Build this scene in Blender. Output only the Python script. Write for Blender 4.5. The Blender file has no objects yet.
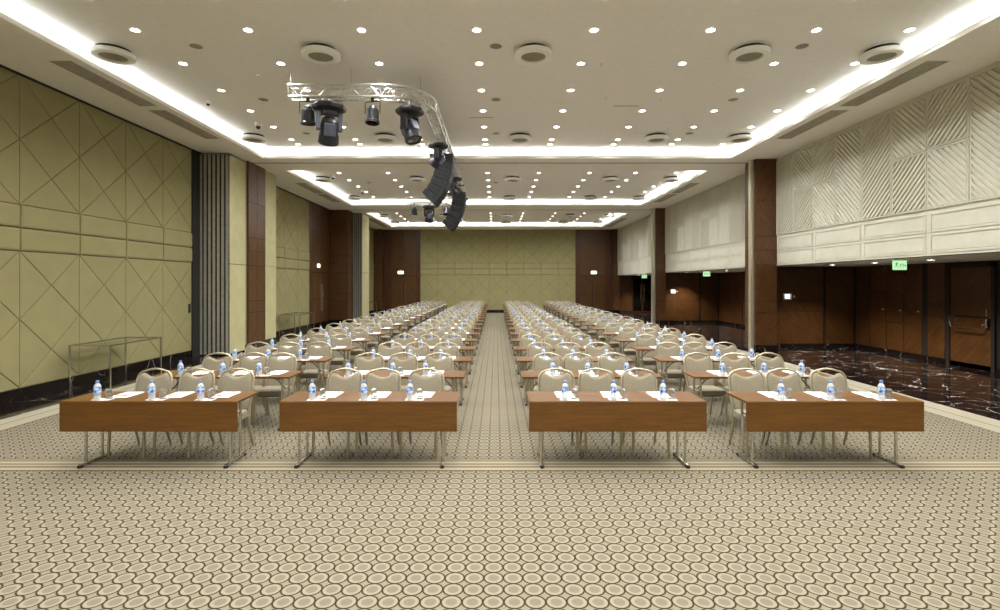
import bpy, bmesh, math, random
from mathutils import Vector, Matrix
R = math.radians
random.seed(7)
S = bpy.context.scene
COL = S.collection

# ---------------------------------------------------------------- camera
H = 2.05                                   # eye height
cd = bpy.data.cameras.new('camera'); cam = bpy.data.objects.new('camera', cd); COL.objects.link(cam)
cam.location = (0, 0, H); cam.rotation_euler = (R(90), 0, 0)
cd.sensor_width = 36; cd.lens = 18.576; cd.shift_x = 0.004; cd.shift_y = -0.022
cd.clip_start = .05; cd.clip_end = 200
S.camera = cam
# ---------------------------------------------------------------- world, exposure
w = bpy.data.worlds.new('world'); S.world = w; w.use_nodes = True
w.node_tree.nodes['Background'].inputs[0].default_value = (.9, .85, .75, 1)
w.node_tree.nodes['Background'].inputs[1].default_value = .02
S.view_settings.view_transform = 'Standard'; S.view_settings.look = 'None'
S.view_settings.gamma = 1; S.view_settings.use_curve_mapping = False
S.view_settings.exposure = 0.47
SPOT_W = 94.0          # each recessed downlight
PASSAGE_W = 270.0        # downlights in the low side passage
LED_E = 14.0           # cove light strips
LENS_E = 18.0
S.cycles.max_bounces = 10; S.cycles.diffuse_bounces = 6; S.cycles.glossy_bounces = 4
S.cycles.transmission_bounces = 8; S.cycles.transparent_max_bounces = 8
S.cycles.sample_clamp_indirect = 6; S.cycles.caustics_reflective = False; S.cycles.caustics_refractive = False
S.cycles.use_denoising = True

# ---------------------------------------------------------------- materials
def lin(c):
    return tuple(((x/255)/12.92 if x/255 <= .04045 else ((x/255+.055)/1.055)**2.4) for x in c) + (1,)
def newmat(name):
    m = bpy.data.materials.new(name); m.use_nodes = True
    nt = m.node_tree; b = nt.nodes['Principled BSDF']
    return m, nt, b
def N(nt, typ, **kw):
    n = nt.nodes.new(typ)
    for k, v in kw.items(): setattr(n, k, v)
    return n
def L(nt, a, b): nt.links.new(a, b)
def math_(nt, op, a, b=None, c=None):
    n = nt.nodes.new('ShaderNodeMath'); n.operation = op
    for i, x in enumerate((a, b, c)):
        if x is None: continue
        if isinstance(x, (int, float)): n.inputs[i].default_value = x
        else: nt.links.new(x, n.inputs[i])
    return n.outputs[0]
def ramp(nt, fac, stops, interp='LINEAR'):
    r = nt.nodes.new('ShaderNodeValToRGB'); r.color_ramp.interpolation = interp
    els = r.color_ramp.elements
    while len(els) < len(stops): els.new(.5)
    for e, (p, c) in zip(els, stops): e.position = p; e.color = lin(c)
    nt.links.new(fac, r.inputs[0]); return r.outputs[0]
def plain(name, c, rough=.5, metal=0, noise=.06, scale=8, bump=0, bscale=60, coat=0, spec=.5):
    m, nt, b = newmat(name)
    tc = N(nt, 'ShaderNodeTexCoord'); nz = N(nt, 'ShaderNodeTexNoise'); nz.inputs['Scale'].default_value = scale
    nz.inputs['Detail'].default_value = 3
    L(nt, tc.outputs['Object'], nz.inputs['Vector'])
    lo = tuple(x*(1-noise) for x in c); hi = tuple(min(255, x*(1+noise)) for x in c)
    col = ramp(nt, nz.outputs['Fac'], [(.3, lo), (.7, hi)])
    L(nt, col, b.inputs['Base Color'])
    b.inputs['Roughness'].default_value = rough; b.inputs['Metallic'].default_value = metal
    b.inputs['Specular IOR Level'].default_value = spec
    b.inputs['Coat Weight'].default_value = coat
    if bump:
        n2 = N(nt, 'ShaderNodeTexNoise'); n2.inputs['Scale'].default_value = bscale
        L(nt, tc.outputs['Object'], n2.inputs['Vector'])
        bp = N(nt, 'ShaderNodeBump'); bp.inputs['Strength'].default_value = bump; bp.inputs['Distance'].default_value = .01
        L(nt, n2.outputs['Fac'], bp.inputs['Height']); L(nt, bp.outputs[0], b.inputs['Normal'])
    return m
def wood(name, dark, light, rot=(0, 0, 0), stretch=(1, 12, 12), rough=.35, coat=.15, scale=1.6):
    m, nt, b = newmat(name)
    tc = N(nt, 'ShaderNodeTexCoord'); mp = N(nt, 'ShaderNodeMapping'); mp2 = N(nt, 'ShaderNodeMapping')
    mp.inputs['Rotation'].default_value = tuple(R(a) for a in rot)
    mp2.inputs['Scale'].default_value = stretch
    L(nt, tc.outputs['Object'], mp.inputs[0]); L(nt, mp.outputs[0], mp2.inputs[0])
    nz = N(nt, 'ShaderNodeTexNoise'); nz.inputs['Scale'].default_value = scale; nz.inputs['Detail'].default_value = 6
    nz.inputs['Roughness'].default_value = .6; nz.inputs['Distortion'].default_value = .4
    L(nt, mp2.outputs[0], nz.inputs['Vector'])
    L(nt, ramp(nt, nz.outputs['Fac'], [(.28, dark), (.72, light)]), b.inputs['Base Color'])
    b.inputs['Roughness'].default_value = rough; b.inputs['Coat Weight'].default_value = coat
    b.inputs['Coat Roughness'].default_value = .2
    return m
def emis(name, c, e, base=(230, 230, 225)):
    m, nt, b = newmat(name)
    b.inputs['Base Color'].default_value = lin(base)
    b.inputs['Emission Color'].default_value = lin(c); b.inputs['Emission Strength'].default_value = e
    return m
def glassy(name, c, rough=0, ior=1.45, trans=1, alpha=1):
    m, nt, b = newmat(name)
    b.inputs['Base Color'].default_value = lin(c); b.inputs['Roughness'].default_value = rough
    b.inputs['IOR'].default_value = ior; b.inputs['Transmission Weight'].default_value = trans
    b.inputs['Alpha'].default_value = alpha
    return m

M = {}
M['ceil'] = plain('ceiling_paint', (240, 238, 232), .9, noise=.01)
M['soffit'] = plain('soffit_paint', (238, 235, 226), .9, noise=.01)
M['green'] = plain('green_fabric', (144, 136, 93), .85, noise=.02, scale=3, bump=.15, bscale=220)
M['green_light'] = plain('light_green_fabric', (178, 171, 128), .8, noise=.03, scale=3)
M['cream'] = plain('cream_lacquer', (202, 198, 181), .6, noise=.02, scale=4)
M['seam'] = plain('seam_shadow_gap', (70, 62, 40), .9)
M['gapshade'] = plain('painted_gap_shade', (34, 33, 26), .9)
M['black'] = plain('black_paint', (18, 18, 18), .6)
M['steel'] = plain('brushed_steel', (190, 186, 178), .32, 1, .04, 20)
M['chrome'] = plain('chrome', (205, 203, 196), .18, 1, .03, 20)
M['alu'] = plain('aluminium', (225, 225, 222), .3, .9, .03, 20)
M['gold'] = plain('champagne_metal', (178, 167, 140), .35, .65, .04, 20)
M['fabric'] = plain('beige_chair_fabric', (132, 123, 102), .9, noise=.12, scale=120, bump=.2, bscale=300)
M['board'] = plain('dark_seat_board', (66, 54, 42), .7)
M['rubber'] = plain('black_rubber', (22, 22, 22), .8)
M['table'] = wood('walnut_laminate', (76, 45, 7), (108, 69, 19), stretch=(1.2, 14, 14), rough=.3, coat=.1, scale=2.2)
M['edge'] = wood('walnut_edging', (100, 62, 24), (140, 92, 44), stretch=(1.2, 14, 14), rough=.4)
WD, WL = (58, 35, 14), (98, 62, 28)
M['wood_a'] = wood('dark_veneer_rising', WD, WL, (45, 45, 0), (1.5, 1.5, 14))
M['wood_b'] = wood('dark_veneer_falling', WD, WL, (-45, -45, 0), (1.5, 1.5, 14))
M['wood_v'] = wood('dark_veneer_upright', WD, (86, 44, 24), (0, 0, 0), (12, 12, .8))
M['wood_gap'] = plain('dark_wood_gap', (24, 12, 8), .7)
M['paper'] = plain('white_paper', (240, 240, 238), .8, noise=.01)
M['ink'] = plain('black_pen_plastic', (20, 22, 30), .4)
M['cap'] = plain('blue_cap', (112, 148, 206), .4)
M['pet'] = glassy('clear_bottle_plastic', (240, 244, 246), .12, 1.15, .5)
M['glass'] = glassy('clear_tumbler_glass', (250, 252, 250), 0, 1.18, .9)
M['sheetglass'] = glassy('tinted_table_glass', (215, 225, 215), .02, 1.3, 1, .3)
M['darkglass'] = plain('dark_door_glass', (16, 16, 13), .06, 0, .02, spec=.8)
M['white'] = plain('white_enamel', (244, 244, 240), .5, noise=.01)
M['grille'] = plain('perforated_grey_grille', (150, 146, 128), .8, noise=.05, scale=60)
M['vent'] = plain('grey_vent_slats', (178, 172, 156), .7)
M['ventback'] = plain('vent_back', (128, 122, 108), .9)
M['speaker'] = plain('black_speaker_shell', (34, 35, 38), .5, noise=.1, scale=20)
M['spk_grill'] = plain('black_speaker_grille', (16, 16, 18), .8)
M['fixture'] = plain('black_fixture_shell', (30, 31, 35), .42, noise=.1)
M['fixture_grey'] = plain('grey_fixture_shell', (98, 104, 122), .35, noise=.1)
M['lens'] = plain('dark_lens_glass', (26, 28, 34), .08, spec=1)
M['lamp'] = emis('downlight_lens', (255, 250, 238), LENS_E)
M['led'] = emis('cove_led', (236, 243, 255), LED_E)
M['sign_white'] = emis('exit_sign_lit', (250, 255, 225), 2.2)
M['sign_green'] = emis('exit_sign_green_lit', (186, 240, 182), .75, (150, 200, 150))
M['sign_ink'] = plain('exit_sign_ink', (30, 120, 60), .6)
M['screen'] = emis('control_screen', (235, 245, 255), 1.6)
# label with blue wave on white
m, nt, b = newmat('blue_bottle_label'); M['label'] = m
tc = N(nt, 'ShaderNodeTexCoord'); wv = N(nt, 'ShaderNodeTexNoise'); wv.inputs['Scale'].default_value = 28
L(nt, tc.outputs['Object'], wv.inputs['Vector'])
L(nt, ramp(nt, wv.outputs['Fac'], [(.40, (40, 76, 170)), (.50, (110, 150, 218)), (.58, (200, 220, 244))]), b.inputs['Base Color'])
b.inputs['Roughness'].default_value = .35

# carpet: square grid of ringed discs, with plain striped borders
m, nt, b = newmat('patterned_carpet'); M['carpet'] = m
tc = N(nt, 'ShaderNodeTexCoord'); sp = N(nt, 'ShaderNodeSeparateXYZ'); L(nt, tc.outputs['Object'], sp.inputs[0])
X, Y = sp.outputs[0], sp.outputs[1]
CELL = .135
fx = math_(nt, 'SUBTRACT', math_(nt, 'FRACT', math_(nt, 'ADD', math_(nt, 'MULTIPLY', X, 1/CELL), 100.5+.017/CELL)), .5)
fy = math_(nt, 'SUBTRACT', math_(nt, 'FRACT', math_(nt, 'ADD', math_(nt, 'MULTIPLY', Y, 1/CELL), 100.5-(3.316/CELL) % 1)), .5)
r = math_(nt, 'SQRT', math_(nt, 'ADD', math_(nt, 'MULTIPLY', fx, fx), math_(nt, 'MULTIPLY', fy, fy)))
ax, ay = math_(nt, 'ABSOLUTE', fx), math_(nt, 'ABSOLUTE', fy)
yarn = N(nt, 'ShaderNodeTexNoise'); yarn.inputs['Scale'].default_value = 160; yarn.inputs['Detail'].default_value = 2
L(nt, tc.outputs['Object'], yarn.inputs['Vector'])
rn = math_(nt, 'ADD', r, math_(nt, 'MULTIPLY', math_(nt, 'SUBTRACT', yarn.outputs['Fac'], .5), .05))
C_MID, C_RING, C_LINE, C_GRD = (111, 104, 87), (132, 125, 106), (46, 35, 22), (122, 113, 94)
disc = ramp(nt, rn, [(0, C_MID), (.27, C_MID), (.30, C_RING), (.40, C_RING), (.435, (130, 119, 98)), (.465, C_LINE), (.51, C_LINE), (.555, C_GRD), (.66, C_GRD)])
# stripes across (front band) and along the sides
def stripes(coord, a, bb, n):
    t = math_(nt, 'MULTIPLY', math_(nt, 'SUBTRACT', coord, a), 1/(bb-a))
    inside = math_(nt, 'MULTIPLY', math_(nt, 'GREATER_THAN', t, 0), math_(nt, 'LESS_THAN', t, 1))
    return t, inside
t1, in1 = stripes(Y, 5.62, 6.02, 1)
s1 = ramp(nt, t1, [(0, (84, 64, 40)), (.06, (84, 64, 40)), (.08, (144, 136, 114)), (.26, (144, 136, 114)), (.28, (84, 68, 46)), (.34, (84, 68, 46)),
                   (.36, (137, 128, 107)), (.50, (137, 128, 107)), (.52, (84, 68, 46)), (.57, (84, 68, 46)), (.59, (143, 135, 113)), (.76, (143, 135, 113)),
                   (.78, (84, 68, 46)), (.83, (84, 68, 46)), (.85, (137, 129, 109)), (.94, (84, 64, 40))], 'CONSTANT')
aX = math_(nt, 'ABSOLUTE', X)
t2, in2 = stripes(aX, 6.86, 7.6, 1)
s2 = ramp(nt, t2, [(0, (96, 76, 50)), (.03, (150, 143, 124)), (.36, (150, 143, 124)), (.38, (120, 100, 72)), (.42, (152, 145, 126))], 'CONSTANT')
mx1 = N(nt, 'ShaderNodeMix', data_type='RGBA'); L(nt, in1, mx1.inputs[0]); L(nt, disc, mx1.inputs[6]); L(nt, s1, mx1.inputs[7])
mx2 = N(nt, 'ShaderNodeMix', data_type='RGBA'); L(nt, in2, mx2.inputs[0]); L(nt, mx1.outputs[2], mx2.inputs[6]); L(nt, s2, mx2.inputs[7])
hs = N(nt, 'ShaderNodeHueSaturation'); L(nt, mx2.outputs[2], hs.inputs['Color'])
L(nt, math_(nt, 'ADD', math_(nt, 'MULTIPLY', yarn.outputs['Fac'], .35), .825), hs.inputs['Value'])
L(nt, hs.outputs[0], b.inputs['Base Color']); b.inputs['Roughness'].default_value = 1; b.inputs['Specular IOR Level'].default_value = .1

# black marble with white veins
def marble(name, veins, cut=.44, vc=(150, 140, 134)):
    m, nt, b = newmat(name)
    tc = N(nt, 'ShaderNodeTexCoord'); nz = N(nt, 'ShaderNodeTexNoise'); nz.inputs['Scale'].default_value = 1.3; nz.inputs['Detail'].default_value = 5
    L(nt, tc.outputs['Object'], nz.inputs['Vector'])
    mxv = N(nt, 'ShaderNodeVectorMath', operation='MULTIPLY_ADD'); L(nt, nz.outputs['Color'], mxv.inputs[0]); mxv.inputs[1].default_value = (.7, .7, .7)
    L(nt, tc.outputs['Object'], mxv.inputs[2])
    vo = N(nt, 'ShaderNodeTexVoronoi', feature='DISTANCE_TO_EDGE'); vo.inputs['Scale'].default_value = veins
    L(nt, mxv.outputs[0], vo.inputs['Vector'])
    n2 = N(nt, 'ShaderNodeTexNoise'); n2.inputs['Scale'].default_value = 2.2; L(nt, tc.outputs['Object'], n2.inputs['Vector'])
    thick = math_(nt, 'MULTIPLY', math_(nt, 'MAXIMUM', math_(nt, 'SUBTRACT', n2.outputs['Fac'], cut), 0.0), .11)
    v = math_(nt, 'DIVIDE', vo.outputs['Distance'], math_(nt, 'ADD', thick, .001))
    L(nt, ramp(nt, v, [(0, vc), (.6, (84, 72, 66)), (1.0, (24, 18, 16))]), b.inputs['Base Color'])
    b.inputs['Roughness'].default_value = .09; b.inputs['Specular IOR Level'].default_value = .5
    return m
M['marble'] = marble('black_veined_marble', 1.15)
M['marble_floor'] = marble('black_marble_floor', 1.9, .40, (215, 205, 198))

# ---------------------------------------------------------------- mesh builder
class MB:
    def __init__(s): s.v = []; s.f = []; s.m = []
    def add(s, vs, fs, mi=0):
        o = len(s.v); s.v += [tuple(p) for p in vs]
        for f in fs: s.f.append(tuple(i+o for i in f)); s.m.append(mi)
        return s
    def box(s, a, b, mi=0, mat=None):
        (x0, y0, z0), (x1, y1, z1) = a, b
        vs = [(x0,y0,z0),(x1,y0,z0),(x1,y1,z0),(x0,y1,z0),(x0,y0,z1),(x1,y0,z1),(x1,y1,z1),(x0,y1,z1)]
        if mat is not None: vs = [mat @ Vector(p) for p in vs]
        return s.add(vs, [(0,3,2,1),(4,5,6,7),(0,1,5,4),(1,2,6,5),(2,3,7,6),(3,0,4,7)], mi)
    def bbox(s, a, b, bev=.006, mi=0, mat=None):      # box with chamfered edges
        (x0, y0, z0), (x1, y1, z1) = a, b
        bm = bmesh.new(); bmesh.ops.create_cube(bm, size=1)
        for v in bm.verts:
            v.co = ((x0+x1)/2+v.co.x*(x1-x0), (y0+y1)/2+v.co.y*(y1-y0), (z0+z1)/2+v.co.z*(z1-z0))
        bmesh.ops.bevel(bm, geom=bm.edges[:], offset=bev, segments=2, affect='EDGES', profile=.6)
        bm.verts.index_update()
        vs = [v.co.copy() for v in bm.verts]
        if mat is not None: vs = [mat @ p for p in vs]
        s.add(vs, [[v.index for v in f.verts] for f in bm.faces], mi); bm.free(); return s
    def tube(s, pts, r, n=8, mi=0, cap=True, closed=False, flat=1.0):
        P = [Vector(p) for p in pts]; k = len(P)
        rs = r if isinstance(r, (list, tuple)) else [r]*k
        vs = []; ref = None
        for i in range(k):
            if closed: t = P[(i+1) % k]-P[i-1]
            else: t = P[min(i+1, k-1)]-P[max(i-1, 0)]
            t.normalize()
            if ref is None:
                ref = Vector((0, 0, 1)) if abs(t.z) < .9 else Vector((0, 1, 0))
            a = t.cross(ref)
            if a.length < 1e-4: a = t.cross(Vector((1, 0, 0)))
            a.normalize(); bb = t.cross(a).normalized(); ref = a.cross(t)
            for j in range(n):
                an = 2*math.pi*j/n
                vs.append(P[i]+a*math.cos(an)*rs[i]+bb*math.sin(an)*rs[i]*flat)
        fs = []
        for i in range(k if closed else k-1):
            for j in range(n):
                fs.append((i*n+j, i*n+(j+1) % n, ((i+1) % k)*n+(j+1) % n, ((i+1) % k)*n+j))
        if cap and not closed: fs += [tuple(range(n))[::-1], tuple((k-1)*n+j for j in range(n))]
        return s.add(vs, fs, mi)
    def lathe(s, prof, n=20, mi=0, mat=None, c=(0, 0, 0)):
        vs = []; fs = []
        for (r, z) in prof:
            for j in range(n):
                a = 2*math.pi*j/n; vs.append(Vector((c[0]+r*math.cos(a), c[1]+r*math.sin(a), c[2]+z)))
        for i in range(len(prof)-1):
            for j in range(n): fs.append((i*n+j, i*n+(j+1) % n, (i+1)*n+(j+1) % n, (i+1)*n+j))
        if prof[0][0] > 1e-6 and prof[-1][0] > 1e-6:          # a ring: join the last row to the first
            i = len(prof)-1
            for j in range(n): fs.append((i*n+j, i*n+(j+1) % n, (j+1) % n, j))
        if mat is not None: vs = [mat @ v for v in vs]
        return s.add(vs, fs, mi)
    def prism(s, F, poly, d0, d1, mi=0):
        n = len(poly)
        vs = [F(u, v, d0) for u, v in poly]+[F(u, v, d1) for u, v in poly]
        fs = [tuple(range(n))[::-1], tuple(range(n, 2*n))]+[(i, (i+1) % n, n+(i+1) % n, n+i) for i in range(n)]
        return s.add(vs, fs, mi)
    def rings(s, rings, mi=0, close_ends=True):
        n = len(rings[0]); vs = [p for r in rings for p in r]; fs = []
        for i in range(len(rings)-1):
            for j in range(n): fs.append((i*n+j, i*n+(j+1) % n, (i+1)*n+(j+1) % n, (i+1)*n+j))
        if close_ends: fs += [tuple(range(n))[::-1], tuple((len(rings)-1)*n+j for j in range(n))]
        return s.add(vs, fs, mi)
    def pad(s, F, poly, inset=.03, depth=.02, mi=0, back=-.01):
        p1 = inset_poly(poly, inset*.35); p2 = inset_poly(poly, inset)
        if not p1 or not p2: return s
        n = len(poly)
        vs = [F(u, v, 0) for u, v in inset_poly(poly, .004) or poly]+[F(u, v, depth*.75) for u, v in p1]+[F(u, v, depth) for u, v in p2]
        fs = []
        for k in range(2):
            for i in range(n): fs.append((k*n+i, k*n+(i+1) % n, (k+1)*n+(i+1) % n, (k+1)*n+i))
        fs.append(tuple(range(2*n, 3*n)))
        return s.add(vs, fs, mi)
    def build(s, name, mats, parent=None, smooth=False, kind=None, loc=None):
        me = bpy.data.meshes.new(name); me.from_pydata(s.v, [], s.f)
        if not isinstance(mats, (list, tuple)): mats = [mats]
        for m in mats: me.materials.append(m)
        if len(mats) > 1:
            me.polygons.foreach_set('material_index', s.m)
        bm = bmesh.new(); bm.from_mesh(me); bmesh.ops.recalc_face_normals(bm, faces=bm.faces[:]); bm.to_mesh(me); bm.free()
        if smooth:
            me.polygons.foreach_set('use_smooth', [True]*len(me.polygons)); me.set_sharp_from_angle(angle=R(38))
        me.update()
        o = bpy.data.objects.new(name, me); COL.objects.link(o)
        if parent: o.parent = parent
        if kind: o['kind'] = kind
        if loc: o.location = loc
        return o

def clip(poly, a, b, c, keep=1):                      # keep the side a*u+b*v+c > 0
    out = []; n = len(poly)
    for i in range(n):
        p, q = poly[i], poly[(i+1) % n]
        dp, dq = keep*(a*p[0]+b*p[1]+c), keep*(a*q[0]+b*q[1]+c)
        if dp >= 0: out.append(p)
        if (dp > 0 and dq < 0) or (dp < 0 and dq > 0):
            t = dp/(dp-dq); out.append((p[0]+t*(q[0]-p[0]), p[1]+t*(q[1]-p[1])))
    return out
def area(p): return sum(p[i][0]*p[(i+1) % len(p)][1]-p[(i+1) % len(p)][0]*p[i][1] for i in range(len(p)))/2
def inset_poly(poly, d):
    if area(poly) < 0: poly = poly[::-1]
    n = len(poly); out = []
    for i in range(n):
        p0, p1, p2 = Vector(poly[i-1]), Vector(poly[i]), Vector(poly[(i+1) % n])
        e1, e2 = (p1-p0), (p2-p1)
        if e1.length < 1e-6 or e2.length < 1e-6: out.append(tuple(p1)); continue
        e1.normalize(); e2.normalize()
        n1, n2 = Vector((-e1.y, e1.x)), Vector((-e2.y, e2.x))
        den = 1+n1.dot(n2)
        q = p1+(n1+n2)*(d/max(den, .15)); out.append((q.x, q.y))
    if area(out) <= 1e-5: return None
    return out
def clean(poly):
    out = []
    for p in poly:
        if not out or (abs(p[0]-out[-1][0])+abs(p[1]-out[-1][1])) > 1e-4: out.append(p)
    if len(out) > 1 and (abs(out[0][0]-out[-1][0])+abs(out[0][1]-out[-1][1])) < 1e-4: out.pop()
    return out
def split(polys, a, b, c):
    out = []
    for p in polys:
        for k in (1, -1):
            q = clean(clip(p, a, b, c, k))
            if len(q) > 2 and abs(area(q)) > 2e-3: out.append(q)
    return out
def rect(u0, v0, u1, v1): return [(u0, v0), (u1, v0), (u1, v1), (u0, v1)]

def tag(o, label, cat, group=None, kind=None):
    o['label'] = label; o['category'] = cat
    if group: o['group'] = group
    if kind: o['kind'] = kind
    return o
def thing(name, label, cat, loc=(0, 0, 0), rz=0, group=None):
    o = bpy.data.objects.new(name, None); COL.objects.link(o); o.empty_display_size = .1
    o.location = loc; o.rotation_euler = (0, 0, rz); return tag(o, label, cat, group)
KIDS = {}
def kids(o):
    if o.name not in KIDS: KIDS[o.name] = list(o.children)
    return KIDS[o.name]
def dup(root, label, loc, rz=None):
    c = root.copy(); COL.objects.link(c); c.location = loc; c['label'] = label
    if rz is not None: c.rotation_euler = (0, 0, rz)
    for ch in kids(root):
        d = ch.copy(); COL.objects.link(d); d.parent = c
        for g in kids(ch):
            e = g.copy(); COL.objects.link(e); e.parent = d
    return c
ORD = ['front', 'second', 'third', 'fourth', 'fifth', 'sixth', 'seventh', 'eighth', 'ninth', 'tenth', 'eleventh', 'twelfth',
       'thirteenth', 'fourteenth', 'fifteenth', 'sixteenth', 'seventeenth', 'last']
NTH = ['first']+ORD[1:]

# ================================================================ THE SETTING
ZS, ZC = 5.72, 6.0            # soffit, ceiling inside the recesses
XL, XR = -8.37, 8.31
YB, YF = -5.0, 35.5           # back wall behind the camera, far wall
XP = 11.4                     # outer wall of the side passage
ZP = 2.57                     # passage soffit
def FX(x, sgn):               # wall plane x = const, u = y, v = z, normal sgn*x
    return lambda u, v, d: (x+sgn*d, u, v)
def FY(y, sgn):               # wall plane y = const, u = x, v = z
    return lambda u, v, d: (u, y+sgn*d, v)
BANDS = [(2.61, 3.02), (3.02, 3.43)]

MB().add([(-7.6, YB, 0), (7.5, YB, 0), (7.5, YF, 0), (-7.6, YF, 0)], [(0, 1, 2, 3)]).build('floor', M['carpet'], kind='structure')
MB().box((7.5, YB, -.05), (XP+.2, YF+.2, .001)).build('floor', M['marble_floor'], kind='structure')
MB().box((XL-.2, YB, -.05), (-7.42, YF+.2, .001)).build('floor', M['marble'], kind='structure')

# ---- ceiling: high plane, low soffit with three recesses, cove shelves with light strips
coffers = [(YB+1.2, 15.2), (16.85, 24.5), (27.1, 33.8)]
cx0, cx1 = -6.85, 6.92
SH = .16                      # depth of the light trough behind the lip
mb = MB()
mb.box((XL-.2, YB-.2, ZC), (XP+.2, YF+.2, ZC+.1))
c_main = mb.build('ceiling', M['ceil'], kind='structure')
mb = MB()
TH = .035
mb.box((XL-.2, YB-.2, ZS), (cx0, YF+.2, ZS+TH)); mb.box((cx1, YB-.2, ZS), (XP+.2, YF+.2, ZS+TH))
yy = [(YB-.2, coffers[0][0]), (coffers[0][1], coffers[1][0]), (coffers[1][1], coffers[2][0]), (coffers[2][1], YF+.2)]
for a, bb in yy: mb.box((cx0, a, ZS), (cx1, bb, ZS+TH))
# filled part behind the troughs
mb.box((XL-.2, YB-.2, ZS+TH), (cx0-SH, YF+.2, ZC)); mb.box((cx1+SH, YB-.2, ZS+TH), (XP+.2, YF+.2, ZC))
for k, (a, bb) in enumerate(yy):
    a2 = a if k == 0 else a+SH; b2 = bb if k == 3 else bb-SH
    mb.box((cx0-SH, a2, ZS+TH), (cx1+SH, b2, ZC))
# raised lips
LIP = .085
for (a, bb) in coffers:
    mb.box((cx0-.03, a-.03, ZS+TH), (cx0, bb+.03, ZS+LIP)); mb.box((cx1, a-.03, ZS+TH), (cx1+.03, bb+.03, ZS+LIP))
    mb.box((cx0, a-.03, ZS+TH), (cx1, a, ZS+LIP)); mb.box((cx0, bb, ZS+TH), (cx1, bb+.03, ZS+LIP))
c_soff = mb.build('ceiling', M['soffit'], kind='structure')
for (a, bb) in coffers:
    z0 = ZS+TH; z1 = z0+.035
    segs = []
    n = max(1, round((bb-a)/2)); st = (bb-a)/n
    for i in range(n):
        segs.append(((cx0-.10, a+i*st, z0), (cx0-.06, a+(i+1)*st-.02, z1))); segs.append(((cx1+.06, a+i*st, z0), (cx1+.10, a+(i+1)*st-.02, z1)))
    st = (cx1-cx0)/7
    for i in range(7):
        segs.append(((cx0+i*st, bb+.06, z0), (cx0+(i+1)*st-.02, bb+.10, z1)))
        segs.append(((cx0+i*st, a-.10, z0), (cx0+(i+1)*st-.02, a-.06, z1)))
    for p, q in segs: MB().box(p, q).build('light_strip', M['led'], c_soff)
# partition tracks in the soffit beams
tmb = MB()
for y in (15.75, 25.9): tmb.box((XL, y, ZS-.006), (XR, y+.05, ZS+.001))
tmb.box((XL+.001, YB, ZS-.03), (XL+.06, YF, ZS)); tmb.build('trim_1', M['wood_gap'], kind='structure')  # first box: dark strip standing in for a shadow gap along the wall top

# ---- left wall: padded fabric panels with diagonal seams
def green_wall(name, F, u0, u1, mod, top=ZS, base=.2, diag=True, cont=True):
    mb = MB()
    mb.prism(F, rect(u0, base, u1, top), -.2, -.002, 1)
    n = max(1, round(abs(u1-u0)/mod)); step = (u1-u0)/n
    for i in range(n):
        a, bb = u0+i*step, u0+(i+1)*step
        for (z0, z1) in BANDS: mb.pad(F, rect(a, z0, bb, z1), .05, .04)
        for (z0, z1) in ((base, BANDS[0][0]), (BANDS[1][1], top)):
            ps = [rect(a, z0, bb, z1)]
            if diag:
                hh = z1-z0; zm = (z0+z1)/2
                sl = hh/(2*step)
                for (ua) in (a, bb):
                    for sg in (1, -1):
                        # line through (ua, zm) slope sg*sl
                        ps = split(ps, sg*sl, -1, zm-sg*sl*ua)
            for p in ps: mb.pad(F, p, .02, .016)
    return mb.build(name, [M['green'], M['seam']], kind='structure')
Lf = FX(XL, 1)
green_wall('wall_left', Lf, 14.24-1.297*15, 14.24, 1.297)
green_wall('wall_left', Lf, 17.6, 23.1, 1.3)
green_wall('wall_left', Lf, 28.3, YF, 1.3)
green_wall('wall_far', FY(YF, -1), -5.2, 5.47, 1.186)
MB().box((XL, YB-.1, 0), (XP, YB, ZS)).build('wall_back', M['cream'], kind='structure')
# baseboards
bmb = MB(); bmb.box((XL-.02, YB, 0), (XL+.035, 14.5, .2)); bmb.box((XL-.02, 17.6, 0), (XL+.035, 25.9, .2)); bmb.box((XL-.02, 28.3, 0), (XL+.035, YF, .2))
bmb.build('baseboard_left', M['marble'], kind='structure')
MB().box((-5.2, YF-.035, 0), (5.47, YF+.02, .2)).build('baseboard_far', M['marble'], kind='structure')

# ---- dark veneer panelling
WOODM = [M['wood_a'], M['wood_b'], M['wood_gap'], M['wood_v']]
def wood_panels(mb, F, us, zs, chev=0, back=-.15):
    mb.prism(F, rect(us[0], zs[0], us[-1], zs[-1]), back, -.001, 2)
    for i in range(len(us)-1):
        for j in range(len(zs)-1):
            a, bb = sorted((us[i], us[i+1]))
            mb.pad(F, rect(a, zs[j], bb, zs[j+1]), .02, .014, (i+j+chev) % 2 if chev < 2 else 3)
ZW = [.2, 1.15, 1.5, 2.58, 3.02, 3.43, 4.5, ZS]
def wood_block(name, x0, x1, y0, y1, zs=ZW, nx=1, ny=1, faces='-y +x -x +y'):
    mb = MB(); mb.box((x0+.02, y0+.02, 0), (x1-.02, y1-.02, zs[-1]), 2)
    xs = [x0+(x1-x0)*i/nx for i in range(nx+1)]; ys = [y0+(y1-y0)*i/ny for i in range(ny+1)]
    e = .012
    if '-y' in faces: wood_panels(mb, FY(y0+e, -1), xs, zs, 0, .01)
    if '+y' in faces: wood_panels(mb, FY(y1-e, 1), xs, zs, 0, .01)
    if '+x' in faces: wood_panels(mb, FX(x1-e, 1), ys, zs, 1, .01)
    if '-x' in faces: wood_panels(mb, FX(x0+e, -1), ys, zs, 1, .01)
    mb.box((x0-.012, y0-.012, 0), (x1+.012, y1+.012, .2), 4)
    return mb.build(name, WOODM+[M['marble']], kind='structure')

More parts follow.
